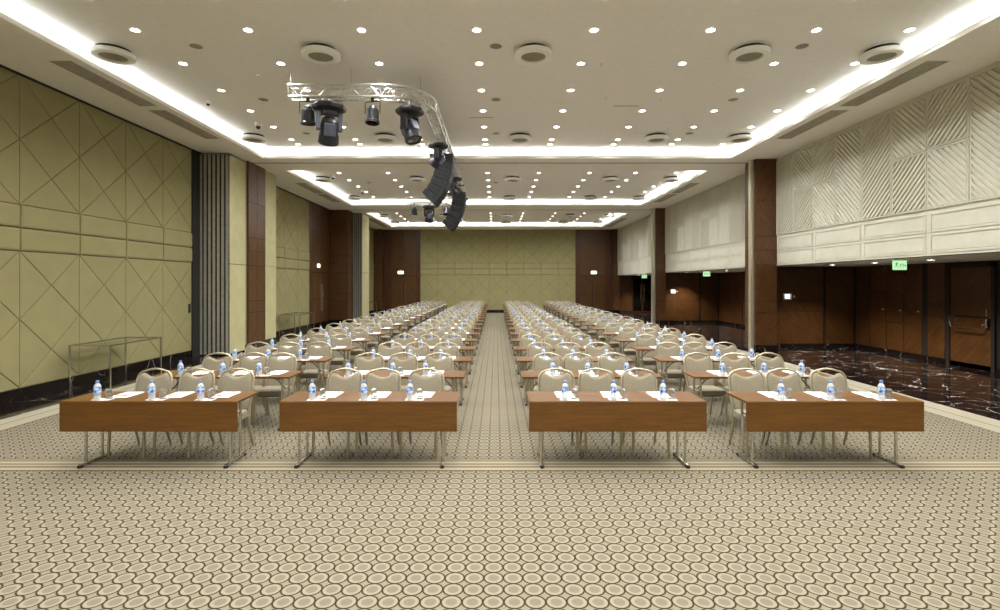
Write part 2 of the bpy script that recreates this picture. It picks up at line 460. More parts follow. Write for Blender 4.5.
# ---- first left pier: stacked folding partition, green return, wood inlay
def partition(label, x0, x1, y0, y1, n):
    t = thing('folding_partition', label, 'partition', ((x0+x1)/2, y0, 0))
    st = (x1-x0)/n; ox = (x0+x1)/2
    for i in range(n):
        a = x0+i*st
        mb = MB(); mb.bbox((a+.012-ox, .02, .03), (a+st-.012-ox, y1-y0, ZS-.03), .004, 0)
        mb.box((a+.022-ox, 0, .04), (a+st-.030-ox, .03, ZS-.04), 1)
        if i == n-1: mb.box((a+st-.014-ox, .04, .05), (a+st-.004-ox, y1-y0-.02, 2.58), 2); mb.box((a+st-.014-ox, .04, 2.60), (a+st-.004-ox, y1-y0-.02, ZS-.05), 2)
        mb.build('partition_panel', [M['board2'], M['strip'], M['green_light']], t)
    return t
M['strip'] = plain('grey_partition_edging', (158, 155, 142), .5)
M['board2'] = plain('partition_edge_dark', (52, 50, 44), .6)
partition('tall folding partition stacked as grey edged leaves beside the left padded wall', -8.36, -7.5, 14.5, 15.45, 7)
partition('distant folding partition stacked grey beyond the dark wood pier at left', -7.43, -6.96, 26.82, 28.3, 5)
mb = MB()
def plainblock(mb, x0, x1, y0, y1, mi=0, seams=(2.6,)):
    zs = [.2]+list(seams)+[ZS]
    mb.box((x0+.01, y0+.01, 0), (x1-.012, y1-.01, ZS), 1)
    for j in range(len(zs)-1):
        for F, u0, u1 in ((FX(x1-.012, 1), y0, y1), (FY(y0+.012, -1), x0, x1), (FY(y1-.012, 1), x0, x1)):
            mb.pad(F, rect(u0, zs[j], u1, zs[j+1]), .012, .012, mi)
    mb.box((x0, y0-.004, 0), (x1+.01, y1+.004, .2), 2)
plainblock(mb, XL, -7.5, 15.46, 17.6)
mb.build('wall_left', [M['green_light'], M['seam'], M['marble']], kind='structure')
wood_block('trim_2', -7.52, -7.44, 15.5, 16.65, ny=2)
mb = MB(); plainblock(mb, XL, -7.45, 26.8, 28.3); mb.build('wall_left', [M['green_light'], M['seam'], M['marble']], kind='structure')
wood_block('trim_3', XL, -7.43, 25.9, 26.8, nx=1, ny=1)
# dark strip coloured as the shade in the gap between padded wall and stack
MB().box((XL-.02, 14.15, 0), (XL+.05, 14.5, ZS)).build('trim_4', M['gapshade'], kind='structure')

def bar_handle(parent, F, u, z0, z1, r=.016, off=.07, name='pull_handle'):
    mb = MB(); mb.tube([F(u, z0, off), F(u, z1, off)], r, 8)
    for z in (z0+.08, z1-.08): mb.tube([F(u, z, 0), F(u, z, off)], r*.8, 8)
    return mb.build(name, M['chrome'], parent, True)
# left dark doorway in the second bay (y 23.1 .. 25.9)
def wood_door_wall(F, u0, u1, dtop, doors, name_n, seamsz=(3.43, 4.5)):
    mb = MB(); d0, d1 = min(doors), max(doors)
    zs = [dtop, *[z for z in seamsz if z > dtop], ZS]
    mb.prism(F, rect(u0, 0, u1, ZS), -.2, -.002, 2)
    for j in range(len(zs)-1):
        wood_panels(mb, F, [d0, (d0+d1)/2, d1], [zs[j], zs[j+1]], j % 2, -.01)
    if d0-u0 > .05: wood_panels(mb, F, [u0, d0], ZW, 2, -.01)
    if u1-d1 > .05: wood_panels(mb, F, [d1, u1], ZW, 2, -.01)
    mb.build('wall_'+name_n[0], WOODM, kind='structure')
    for i in range(len(doors)-1):
        a, bb = doors[i], doors[i+1]
        dm = MB(); dm.prism(F, rect(a+.015, .01, bb-.015, dtop-.03), -.001, .02, i % 2)
        dm.prism(F, rect(a+.015, 1.28, bb-.015, 1.292), .0195, .0205, 2)
        d = dm.build('door_%d' % name_n[1][i], WOODM, kind='structure')
        hu = bb-.12 if i == 0 else a+.12
        bar_handle(d, F, hu, .75, 1.95)
wood_door_wall(Lf, 23.1, 25.9, 2.55, [23.55, 24.6, 25.65], ('left', (1, 2)))
FF = FY(YF, -1)
wood_door_wall(FF, -7.75, -5.2, 2.55, [-7.2, -6.35, -5.5], ('far', (3, 4)))
wood_door_wall(FF, 5.47, 8.0, 2.55, [5.8, 6.65, 7.5], ('far', (5, 6)))
wood_block('trim_5', XL, -7.75, YF-.3, YF)
wood_block('trim_6', 8.0, 8.45, YF-.3, YF)

# ---- right side: cream upper wall with slatted panels over the passage
def cream_wall(y0, y1, phase=0):
    F = FX(XR, -1)
    mb = MB(); mb.prism(F, rect(y0, ZP, y1, ZS), -.3, 0, 0)
    mod = .89
    n = max(1, round((y1-y0)/mod)); st = (y1-y0)/n
    def frame(u0, v0, u1, v1, wd=.026, d=.03):
        for q in (rect(u0, v0, u1, v0+wd), rect(u0, v1-wd, u1, v1), rect(u0, v0+wd, u0+wd, v1-wd), rect(u1-wd, v0+wd, u1, v1-wd)):
            mb.prism(F, q, -.001, d, 0)
    def slats(u0, v0, u1, v1, sg):
        u0 += .035; u1 -= .035; v0 += .035; v1 -= .035
        sp = .09; c = sp*math.sqrt(2); t = v0-(u1-u0)
        while t < v1+(u1-u0):
            p = rect(u0, v0, u1, v1)
            # band between v = sg*(u-u0)+t and +c*.55   (for sg<0 mirrored)
            off = t if sg > 0 else t+(u1-u0)
            p = clip(p, -sg, 1, sg*u0-off, 1); 
            if len(p) > 2: p = clip(p, -sg, 1, sg*u0-off-c*.5, -1)
            p = clean(p) if len(p) > 2 else []
            if len(p) > 2 and abs(area(p)) > 1e-3: mb.prism(F, p, -.001, .034, 0)
            t += c
    zt = ZS-.06; zb = 3.45; zm = 4.6
    for i in range(n):
        b1, a1 = y1-i*st, y1-(i+1)*st               # counted from the far end
        k = (i+phase) % 4
        g = .012
        if k == 0: parts = [(zb, zt, -1)]
        elif k == 1: parts = [(zm, zt, 1), (zb, zm, -1)]
        elif k == 2: parts = [(zm, zt, -1), (zb, zm, 1)]
        else: parts = [(zb, zt, 1)]
        for (v0, v1, sg) in parts:
            frame(a1+g, v0+g, b1-g, v1-g); slats(a1+g, v0+g, b1-g, v1-g, sg)
        if i % 2 == 1:
            for (v0, v1) in ((2.62, 2.98), (3.02, 3.38)):
                frame(a1+.05, v0, b1+st-.05, v1, .03, .014)
                mb.prism(F, rect(a1+.1, v0+.05, b1+st-.1, v1-.05), -.001, .008, 0)
    mb.prism(F, rect(y0, ZP, y1, ZP+.02), -.001, .012, 0)
    mb.build('wall_right', M['cream'], kind='structure')
cream_wall(15.26-.89*23, 15.26, 0); cream_wall(16.6, 25.3, 0); cream_wall(26.3, YF, 0)
MB().box((XR+.3, YB, ZP), (XP+.2, YF+.2, ZP+.3)).add(
    [(XR, YB, ZP), (XR+.31, YB, ZP), (XR+.31, YF, ZP), (XR, YF, ZP)], [(0, 1, 2, 3)]).build('ceiling', M['soffit'], kind='structure')
# passage outer wall with cupboards and doors
F = FX(XP, -1)
ZL = [.12, .92, 1.8, ZP-.02]; ZL2 = [.12, 1.15, 1.5, ZP-.02]
mb = MB(); mb.prism(F, rect(YB, 0, YF, ZP+.02), -.2, -.002, 2)
wood_panels(mb, F, [13.1, 13.62], ZL2, 0, -.01)
wood_panels(mb, F, [YB+.1, 1, 4, 7, 10.2, 11.65], [.12, 1.15, 1.5, ZP-.02], 0, -.01)
wood_panels(mb, F, [15.72, 16.35], ZL, 0, -.01)
wood_panels(mb, F, [16.4+.5, 18.2, 19.5, 20.8], ZL2, 0, -.01)
wood_panels(mb, F, [23.9, 25.1, 26.35], ZL2, 1, -.01)
wood_panels(mb, F, [26.5, 29, 31, 33, 35.3], ZL2, 0, -.01)
mb.prism(F, rect(YB, 0, YF, .12), -.001, .02, 4)
mb.build('wall_right', WOODM+[M['marble']], kind='structure')
# cupboard doors
cups = [(13.8, 14.4), (14.42, 15.05), (15.07, 15.7)]
for i, (a, bb) in enumerate(cups):
    dm = MB(); wood_panels(dm, F, [a, bb], ZL, i % 2, -.02)
    d = dm.build('door_%d' % (7+i), WOODM, kind='structure')
    MB().lathe([(.0, 0), (.012, .0), (.012, .03), (.02, .035), (.02, .05), (0, .055)], 12, 0,
               Matrix.Translation((XP-.01, a+.08, 1.28)) @ Matrix.Rotation(R(-90), 4, 'Y')).build('door_knob', M['white'], d, True)
def pushbar_door(n, a, bb):
    dm = MB(); dm.prism(F, rect(a, .01, bb, 2.42), -.02, .02, 0); dm.prism(F, rect(a+.1, 1.22, bb-.1, 1.26), .0195, .026, 2)
    dm.prism(F, rect(a-.1, .0, a-.01, 2.52), -.01, .05, 2); dm.prism(F, rect(bb+.01, 0, bb+.1, 2.52), -.01, .05, 2); dm.prism(F, rect(a-.1, 2.43, bb+.1, 2.52), -.01, .05, 2)
    d = dm.build('door_%d' % n, WOODM, kind='structure')
    pb = MB()
    pb.tube([F(a+.04, 1.10, .09), F(a+.10, 1.08, .12), F(a+.14, .96, .13), F(bb-.14, .96, .13), F(bb-.10, 1.08, .12), F(bb-.04, 1.10, .09)], .017, 8)
    for u in (a+.05, bb-.05): pb.bbox(F(u-.03, 1.02, .02), F(u+.03, 1.22, .085), .008)
    pb.build('push_bar', M['chrome'], d, True)
    MB().bbox(F(a+.07, 1.28, .02), F(a+.10, 1.45, .05), .006).build('door_handle', M['chrome'], d)
pushbar_door(10, 11.85, 12.92)
# double door in second bay of the passage
for n, (a, bb) in ((11, (20.9, 22.3)), (12, (22.32, 23.8))):
    dm = MB(); wood_panels(dm, F, [a, bb], [.02, 1.3, ZP-.05], n % 2, -.02); d = dm.build('door_%d' % n, WOODM, kind='structure')
    bar_handle(d, F, bb-.12 if n == 11 else a+.12, .8, 1.8)
# passage cross walls facing the camera
for (y, bay) in ((16.4, 1), (26.4, 2)):
    Fq = FY(y, -1); mb = MB(); mb.box((XR, y, 0), (XP, y+.45, ZP+.02), 2)
    wood_panels(mb, Fq, [XR, 8.9 if bay == 1 else 9.3, 10.4], ZL2, 0, .01)
    mb.box((XR, y-.02, 0), (XP, y, .12), 4)
    mb.box((10.4, y-.03, .12), (10.46, y, ZP), 2)
    wood_panels(mb, FY(y-.0, -1), [10.46, XP-.03], [.12, ZP-.02], 1, .01)
    mb.build('wall_right', WOODM+[M['marble']], kind='structure')
mb = MB(); Fq = FY(YF, -1); mb.box((XR, YF, 0), (XP, YF+.2, ZP+.05), 2); wood_panels(mb, Fq, [8.45, 9.35], ZL2, 0, .01); wood_panels(mb, Fq, [10.75, XP], ZL2, 0, .01)
mb.build('wall_far', WOODM, kind='structure')
for n, (a, bb) in ((13, (9.38, 10.05)), (14, (10.07, 10.74))):
    dm = MB(); dm.prism(Fq, rect(a, .02, bb, 2.4), .0, .03, 0)
    for q in (rect(a, .02, a+.05, 2.4), rect(bb-.05, .02, bb, 2.4), rect(a, 2.34, bb, 2.4), rect(a, .02, bb, .12)): dm.prism(Fq, q, 0, .045, 1)
    d = dm.build('door_%d' % n, [M['darkglass'], M['wood_v']], kind='structure')
    bar_handle(d, Fq, bb-.1 if n == 13 else a+.1, .75, 1.95)

# right piers with steel jambs
M['jamb'] = plain('satin_metal_jamb', (206, 198, 176), .3, .7, .02, 20)
def pier(y, n, xw, xj0, xj1, xs):
    wood_block('trim_%d' % n, xw, 8.32, y, y+.62, nx=1)
    wood_block('trim_%d' % (n+1), xs, 8.32, y+.64, y+.90)
    mb = MB(); mb.bbox((xj0, y+.1, 0), (xj1, y+.1+min(.15, xj1-xj0), ZS), .02); mb.build('trim_%d' % (n+2), M['jamb'], kind='structure')
pier(15.26, 7, 7.68, 7.565, 7.685, 7.80); pier(25.3, 10, 7.86, 7.68, 7.85, 8.0)
# piers continue down in front of the passage cross wall
mb = MB(); wood_panels(mb, FX(8.305, 1), [15.3, 16.4], [.2, 1.15, 1.5, ZP], 0, .01); mb.build('trim_13', WOODM, kind='structure')

# ================================================================ CEILING FITTINGS
LX = [-5.63, -3.87, -2.1, -.3, 1.53, 3.35, 5.0, 6.45]
rows = {'front': [-3.3, -2.0, -.8, .5, 1.8, 3.1, 4.4, 5.7, 7.12, 8.05, 9.28, 10.57, 11.83, 13.05, 14.2, 14.68],
        'middle': [17.3, 18.5, 19.8, 21.1, 22.35, 23.65], 'rear': [27.9, 29.2, 30.5, 31.8, 33.1]}
sd = bpy.data.lights.new('downlight_beam', 'SPOT'); sd.energy = SPOT_W; sd.spot_size = R(150); sd.spot_blend = 1; sd.shadow_soft_size = .05
sd.color = (.97, .985, 1.0)
pd = bpy.data.lights.new('passage_beam', 'SPOT'); pd.energy = PASSAGE_W; pd.spot_size = R(110); pd.spot_blend = .8; pd.shadow_soft_size = .04
pd.color = (1.0, .93, .8)
def make_downlight(z, label, loc, group, light):
    t = thing('ceiling_downlight', label, 'ceiling light', loc, 0, group)
    MB().lathe([(.062, -.002), (.085, -.002), (.088, -.010), (.080, -.014), (.060, -.006)], 20).build('trim_ring', M['white'], t, True)
    MB().lathe([(0, -.004), (.061, -.004), (.061, -.001), (0, -.001)], 20).build('lens', M['lamp'], t)
    lo = bpy.data.objects.new('lamp_beam', light); COL.objects.link(lo); lo.parent = t; lo.location = (0, 0, -.03)
    return t
proto = None
for nm, ys in rows.items():
    vis = [y for y in ys if y > 7]
    for y in ys:
        for i, x in enumerate(LX):
            if y > 7:
                r_ = vis.index(y); pos = '%s row, %s from the left' % (NTH[r_], NTH[i])
                lb = 'small round downlight in the %s ceiling recess, %s' % (nm, pos)
            else:
                lb = 'small round downlight above or behind the viewpoint, %s row back, %s from the left' % (NTH[7-ys.index(y)], NTH[i])
            if proto is None: proto = make_downlight(ZC, lb, (x, y, ZC), 'recessed downlights in the ceiling recesses', sd)
            else: dup(proto, lb, (x, y, ZC))
pp = None
ps = [(9.7, 14.9), (9.8, 13.35), (9.9, 11.75), (9.9, 8.5), (9.9, 5), (9.4, 25.5), (9.6, 23.6), (9.7, 21.7), (9.6, 19), (9.4, 34), (9.5, 31.5), (9.5, 29)]
for k, (x, y) in enumerate(ps):
    bay = 'nearest' if y < 16 else ('middle' if y < 26 else 'farthest')
    lb = 'small downlight under the low passage ceiling, %s bay, %s from the far wall of it' % (bay, NTH[k if k < 5 else (k-5 if k < 9 else k-9)])
    if pp is None: pp = make_downlight(ZP, lb, (x, y, ZP), 'downlights of the low side passage', pd)
    else: dup(pp, lb, (x, y, ZP))

# round air diffusers
def make_diffuser(label, loc):
    t = thing('air_diffuser', label, 'air diffuser', loc, 0, 'round white air diffusers')
    MB().lathe([(0, -.001), (.30, -.001), (.315, -.012), (.29, -.02), (0, -.02)], 40).build('ceiling_plate', M['white'], t, True)
    MB().lathe([(.255, -.02), (.255, -.08), (.24, -.08), (.24, -.02)], 32).build('neck', M['black'], t, True)
    MB().lathe([(.205, -.145), (.222, -.16), (.30, -.15), (.322, -.125), (.325, -.082), (.30, -.075), (.21, -.075), (.205, -.09)], 48).build('outer_ring', M['white'], t, True)
    g = MB(); g.lathe([(0, -.128), (.206, -.128), (.206, -.120), (0, -.120)], 36)
    for k in range(5): g.lathe([(.04+.035*k, -.132), (.046+.035*k, -.132), (.046+.035*k, -.128), (.04+.035*k, -.128)], 28)
    g.build('grille', M['grille'], t)
    return t
dp = None
DXS = [-6.45, -2.95, .63, 4.27, 6.5]; dn = ['leftmost', 'second from the left', 'middle', 'second from the right', 'rightmost']
for y, rn in ((8.7, 'in the nearest row'), (13.75, 'in the second row'), (19.2, 'in the third row'), (23.4, 'in the fourth row'), (29.6, 'in the fifth row'), (32.8, 'in the farthest row')):
    for i, x in enumerate(DXS):
        lb = 'round white ceiling air diffuser, %s %s' % (dn[i], rn)
        if dp is None: dp = make_diffuser(lb, (x, y, ZC))
        else: dup(dp, lb, (x, y, ZC))
# flush ceiling loudspeakers
sp0 = None
for j, y in enumerate((8.6, 11.1, 13.6, 20.3, 30.2)):
    for i, x in enumerate((-5.0, 0.0, 5.1)):
        lb = 'flush grey round ceiling loudspeaker, %s row, %s' % (NTH[j], ('left', 'centre', 'right')[i])
        if sp0 is None:
            sp0 = thing('ceiling_speaker', lb, 'ceiling speaker', (x, y, ZC), 0, 'flush ceiling loudspeakers')
            MB().lathe([(0, -.006), (.10, -.006), (.10, -.001), (0, -.001)], 28).build('grille', M['grille'], sp0)
            MB().lathe([(.10, -.001), (.112, -.001), (.112, -.008), (.10, -.008)], 28).build('rim', M['soffit'], sp0, True)
        else: dup(sp0, lb, (x, y, ZC))
# linear vents in the side soffits
v0_ = None
for side, x in (('left', -7.2), ('right', 7.3)):
    for j, (a, bb) in enumerate(((8.5, 10.7), (10.95, 13.1), (18.9, 21.05), (21.25, 23.4), (29.2, 31.3), (31.5, 33.6))):
        lb = 'long grey slatted air vent in the %s soffit, %s from the camera' % (side, NTH[j])
        loc = (x, (a+bb)/2, ZS)
        if v0_ is None:
            v0_ = thing('ceiling_vent', lb, 'vent', loc, 0, 'linear vents in the side soffits')
            hw, hl = .19, 1.09
            f = MB(); f.box((-hw-.02, -hl-.02, -.008), (-hw, hl+.02, 0)); f.box((hw, -hl-.02, -.008), (hw+.02, hl+.02, 0))
            f.box((-hw, -hl-.02, -.008), (hw, -hl, 0)); f.box((-hw, hl, -.008), (hw, hl+.02, 0)); f.build('frame', M['soffit'], v0_)
            MB().box((-hw, -hl, -.003), (hw, hl, -.001)).build('backing', M['ventback'], v0_)
            g = MB()
            for k in range(12): g.box((-hw+.012+k*.031, -hl, -.007), (-hw+.028+k*.031, hl, -.003))
            g.build('slats', M['vent'], v0_)
        else: dup(v0_, lb, loc)
for j, (x, y, lb) in enumerate(((-.35, 12.3, 'narrow slot air outlet in the ceiling left of the aisle line'), (2.9, 11.5, 'narrow slot air outlet in the ceiling right of the aisle line'),
                      (1.45, 19.6, 'narrow slot air outlet in the ceiling beyond the first beam'))):
    t = thing('slot_outlet', lb, 'air outlet', (x, y, ZC), 0, 'narrow slot outlets')
    MB().box((-.3, -.035, -.006), (.3, .035, -.001)).build('frame', M['soffit'], t); MB().box((-.28, -.015, -.008), (.28, .015, -.006)).build('slot', M['ventback'], t)
def seccam(label, loc, s=1, z=ZC):
    t = thing('security_camera', label, 'security camera', (loc[0], loc[1], z), 0, 'ceiling security cameras')
    MB().lathe([(0, 0), (.075*s, 0), (.075*s, -.06*s), (.06*s, -.09*s), (0, -.09*s)][::-1], 20).build('housing', M['white'], t, True)
    MB().lathe([(0, -.15*s), (.025*s, -.145*s), (.045*s, -.125*s), (.052*s, -.088*s), (0, -.088*s)], 20).build('dome', M['lens'], t, True)
seccam('small white dome camera on the ceiling above the left padded wall', (-6.25, 11.2), .7)
seccam('larger white dome camera on the ceiling near the left cove corner', (-5.85, 12.7), 1.1)
seccam('dome camera beyond the first beam, left side of the middle recess', (-6.0, 19.0), .9)
seccam('dome camera right of another one in the middle ceiling recess', (-5.7, 22.0), 1.0)
for j, (x, y) in enumerate(((-4.5, 9.8), (-3.55, 10.45), (-1.9, 12.1), (1.9, 9.3), (2.35, 11.0), (2.8, 13.4), (3.55, 11.1), (4.4, 13.2))):
    t = thing('smoke_detector', 'tiny round smoke detector on the front ceiling recess, %s from the left' % NTH[j], 'smoke detector', (x, y, ZC), 0, 'ceiling smoke detectors')
    MB().lathe([(0, -.03), (.03, -.028), (.045, -.012), (.05, 0), (0, 0)], 18).build('body', M['white'], t, True)
    MB().lathe([(0, -.036), (.012, -.036), (.012, -.028), (0, -.028)], 10).build('sensor', M['grille'], t)

# ---- exit signs and controls
def figure(mb, F, cu, cz, s, d0, d1, mi=0):          # running figure pictogram plus doorway block
    def q(pts): mb.prism(F, [(cu+a*s, cz+b_*s) for a, b_ in pts], d0, d1, mi)
    q([(.02, .72), (.14, .72), (.14, .86), (.02, .86)]); q([(-.1, .25), (.08, .25), (.12, .68), (-.06, .68)])
    q([(-.08, .27), (.04, .3), (-.16, 0), (-.3, -.1), (-.32, -.02), (-.2, .06)]); q([(0, .3), (.1, .26), (.26, .12), (.22, -.12), (.14, -.12), (.16, .08)])
    q([(.08, .62), (.12, .54), (.3, .44), (.32, .52)]); q([(-.06, .66), (-.04, .56), (-.2, .46), (-.26, .36), (-.3, .42), (-.22, .54)])
def green_sign(label, x, y):
    t = thing('exit_sign', label, 'exit sign', (x, y, ZP), 0, 'green exit signs under the passage ceiling')
    MB().box((-.14, -.012, -.03), (.14, .012, 0)).build('bracket', M['alu'], t)
    MB().bbox((-.15, -.01, -.235), (.15, .01, -.03), .003).build('panel', M['sign_green'], t)
    p = MB(); Fs = FY(-.0102, -1); figure(p, Fs, -.075, -.165, .12, 0, .001)
    p.prism(Fs, rect(.0, -.115, .075, -.103), 0, .001); p.prism(Fs, rect(.0, -.18, .012, -.103), 0, .001); p.prism(Fs, rect(.063, -.18, .075, -.103), 0, .001)
    p.prism(Fs, [(.09, -.14), (.125, -.115), (.125, -.165)], 0, .001)
    p.build('pictogram', M['sign_ink'], t)
green_sign('green lit exit sign hanging in the nearest bay of the passage', 8.8, 11.25)
green_sign('exit sign hanging in the middle bay of the passage', 8.98, 22.0)
green_sign('exit sign hanging in the farthest bay near the glass doors', 8.68, 30.2)
def wall_sign(label, F, u, z, s=1):
    o = Vector(F(u, z, .0)); t = thing('exit_sign', label, 'exit sign', o, 0, 'white lit exit signs over the doors')
    G = lambda a, b_, d: Vector(F(u+a, z+b_, d))-o
    MB().bbox(tuple(map(min, G(-.2*s, -.11*s, .012), G(.2*s, .11*s, .06))), tuple(map(max, G(-.2*s, -.11*s, .012), G(.2*s, .11*s, .06))), .006).build('housing', M['white'], t)
    p = MB(); p.prism(G, rect(-.185*s, -.095*s, .185*s, .095*s), .0605, .063); p.build('panel', M['sign_white'], t)
    p = MB(); figure(p, G, 0, -.05*s, .11*s, .063, .0645); p.build('pictogram', M['sign_ink'], t)
wall_sign('lit exit sign over the far left pair of wooden doors', FF, -6.55, 2.77)
wall_sign('lit exit sign over the far right pair of wooden doors', FF, 6.72, 2.77)
wall_sign('lit exit sign over the wooden doors in the left wall', Lf, 24.2, 2.86, .9)
for (x, y, lb) in ((9.25, 16.388, 'white wall control screen on the lit wood panel behind the nearest pier'), (9.05, 26.388, 'white wall control screen on wood panel behind the second pier')):
    t = thing('control_panel', lb, 'control panel', (x, y, 1.62))
    MB().bbox((-.13, -.03, -.105), (.13, 0, .105), .008).build('housing', M['white'], t)
    MB().box((-.09, -.032, -.06), (.07, -.0295, .075)).build('screen', M['screen'], t)
    t = thing('wall_switch', lb.replace('white wall control screen', 'small round white switch beside the control screen').replace(' on the lit wood panel', '').replace(' on wood panel', ''), 'switch', (x+.21, y, 1.62))
    MB().lathe([(0, 0), (.035, 0), (.035, .012), (.03, .018), (0, .018)], 18, 0, Matrix.Rotation(R(90), 4, 'X')).build('plate', M['white'], t, True)
    MB().lathe([(0, .018), (.015, .018), (.015, .024), (0, .024)], 14, 0, Matrix.Rotation(R(90), 4, 'X')).build('button', M['grille'], t)
t = thing('wall_lock', 'small black lock fitting on the left padded wall near the stacked partition', 'lock', (XL+.016, 14.05, 1.36))
MB().bbox((0, -.05, -.12), (.02, .05, .12), .006).build('plate', M['black'], t); MB().tube([(.02, 0, -.03), (.05, 0, -.03), (.05, .05, -.03)], .01, 8).build('lever', M['chrome'], t, True)

# ---- glass-topped metal frame tables by the left wall
gt = None
for (y, lb) in ((9.92, 'thin metal frame console with glass top by the nearest left padded wall'), (19.5, 'thin metal frame console with glass top beyond the first left pier'), (32.0, 'thin metal frame console near the far left corner')):
    if gt: dup(gt, lb, (-8.2, y, 0)); continue
    gt = thing('glass_console_table', lb, 'console table', (-8.2, y, 0), 0, 'metal frame glass consoles along the left wall')
    wx, ly, hz, r_ = .78, 1.5, .86, .014
    for x in (0, wx):
        for yy_ in (0, ly): MB().bbox((x-r_, yy_-r_, 0), (x+r_, yy_+r_, hz), .003).build('leg', M['chrome'], gt)
    f = MB()
    f.bbox((0, -r_, hz-.028), (wx, r_, hz), .003); f.bbox((0, ly-r_, hz-.028), (wx, ly+r_, hz), .003)
    f.bbox((-r_, 0, hz-.028), (r_, ly, hz), .003); f.bbox((wx-r_, 0, hz-.028), (wx+r_, ly, hz), .003)
    f.build('top_frame', M['chrome'], gt)
    MB().box((r_, r_, hz-.012), (wx-r_, ly-r_, hz-.002)).build('glass_top', M['sheetglass'], gt)

# ================================================================ LIGHTING TRUSS
tx, ty = -1.305, 9.49          # centre lines of the side run / front run
tz = 5.55; hw = .105; RR = .8
path = [(-3.78, ty)]
for k in range(9): path.append((-3.78+(k+1)*(3.78+tx-RR)/9, ty))
cxa, cya = tx-RR, ty+RR
for k in range(1, 9):
    a = R(-90+90*k/8); path.append((cxa+RR*math.cos(a), cya+RR*math.sin(a)))
yE = 21.85
nseg = 40
for k in range(1, nseg+1): path.append((tx, cya+(yE-RR-cya)*k/nseg))
for k in range(1, 9):
    a = R(0+90*k/8); path.append((tx-RR+RR*math.cos(a), yE-RR+RR*math.sin(a)))
for k in range(1, 8): path.append((tx-RR-k*(3.78+tx-RR)/7, yE))
def latdir(i):
    p = Vector(path[max(i-1, 0)]); q = Vector(path[min(i+1, len(path)-1)]); d = (q-p).normalized(); return Vector((d.y, -d.x))
def tp(i, l, z):
    n_ = latdir(i); return (path[i][0]+n_.x*l*hw, path[i][1]+n_.y*l*hw, tz+z*hw)
tr = thing('lighting_truss', 'silver U-shaped lighting truss hanging from the ceiling', 'truss', (tx, ty, tz))
off = Vector((-tx, -ty, -tz))
def T(p): return tuple(Vector(p)+off)
for l in (-1, 1):
    for z in (-1, 1): MB().tube([T(tp(i, l, z)) for i in range(len(path))], .023, 8).build('chord', M['alu'], tr, True)
mb = MB()
for i in range(len(path)-1):
    s_ = 1 if i % 2 else -1
    for l in (-1, 1): mb.tube([T(tp(i, l, -s_)), T(tp(i+1, l, s_))], .0125, 6)
    for z in (-1, 1): mb.tube([T(tp(i, -s_, z)), T(tp(i+1, s_, z))], .0105, 6)
for i in (0, 9, 17, 25, 33, 41, 49, len(path)-1):
    c4 = [T(tp(i, a, b_)) for a, b_ in ((-1, -1), (1, -1), (1, 1), (-1, 1))]
    for k in range(4): mb.tube([c4[k], c4[(k+1) % 4]], .012, 6)
mb.build('lattice_brace', M['alu'], tr, True)
for i in (0, 6, 14, 22, 36, 50, len(path)-1):
    p = Vector(T(tp(i, 0, 1))); MB().tube([p, (p.x, p.y, ZC-tz)], .0045, 6).build('hanging_rod', M['strip'], tr, True)
zb_ = tz-hw-.02               # underside of lower chords

def moving_head(label, x, y, yaw, tilt, s=1.0, grey=False):
    t = thing('moving_head_light', label, 'stage light', (x, y, zb_), yaw, 'moving head stage lights on the truss')
    c = MB(); c.bbox((-.04, -.03, -.10*s), (.04, .03, .05), .006); c.build('clamp', M['steel'], t)
    MB().lathe([(0, -.09*s), (.15*s, -.09*s), (.23*s, -.10*s), (.25*s, -.13*s), (.24*s, -.17*s), (.15*s, -.19*s), (0, -.19*s)], 8).build('base', M['fixture'], t, True)
    y_ = MB(); y_.bbox((-.10*s, -.07*s, -.24*s), (.10*s, .07*s, -.18*s), .01)
    for sx in (-1, 1):
        y_.bbox((sx*.155*s-.028*s, -.06*s, -.47*s), (sx*.155*s+.028*s, .06*s, -.21*s), .012)
        y_.tube([(sx*.05*s, 0, -.215*s), (sx*.15*s, 0, -.235*s)], .035*s, 8)
    y_.build('yoke', M['fixture_grey'] if grey else M['fixture'], t)
    Mt = Matrix.Translation((0, 0, -.43*s)) @ Matrix.Rotation(tilt, 4, 'X')
    hd = MB().lathe([(0, .16*s), (.07*s, .155*s), (.11*s, .12*s), (.125*s, .03*s), (.125*s, -.06*s), (.145*s, -.12*s), (.15*s, -.22*s), (.135*s, -.235*s), (.13*s, -.22*s), (0, -.215*s)], 20, 0, Mt).build('head', M['fixture'], t, True)
    MB().lathe([(0, -.222*s), (.125*s, -.218*s), (.125*s, -.21*s), (0, -.21*s)], 20, 0, Mt).build('lens', M['lens'], hd, True)
    p = MB(); p.bbox((-.08*s, .10*s, -.08*s), (.08*s, .14*s, .10*s), .012, 0, Mt); p.bbox((-.08*s, -.14*s, -.08*s), (.08*s, -.10*s, .10*s), .012, 0, Mt)
    p.build('side_cover', M['fixture_grey'], hd)
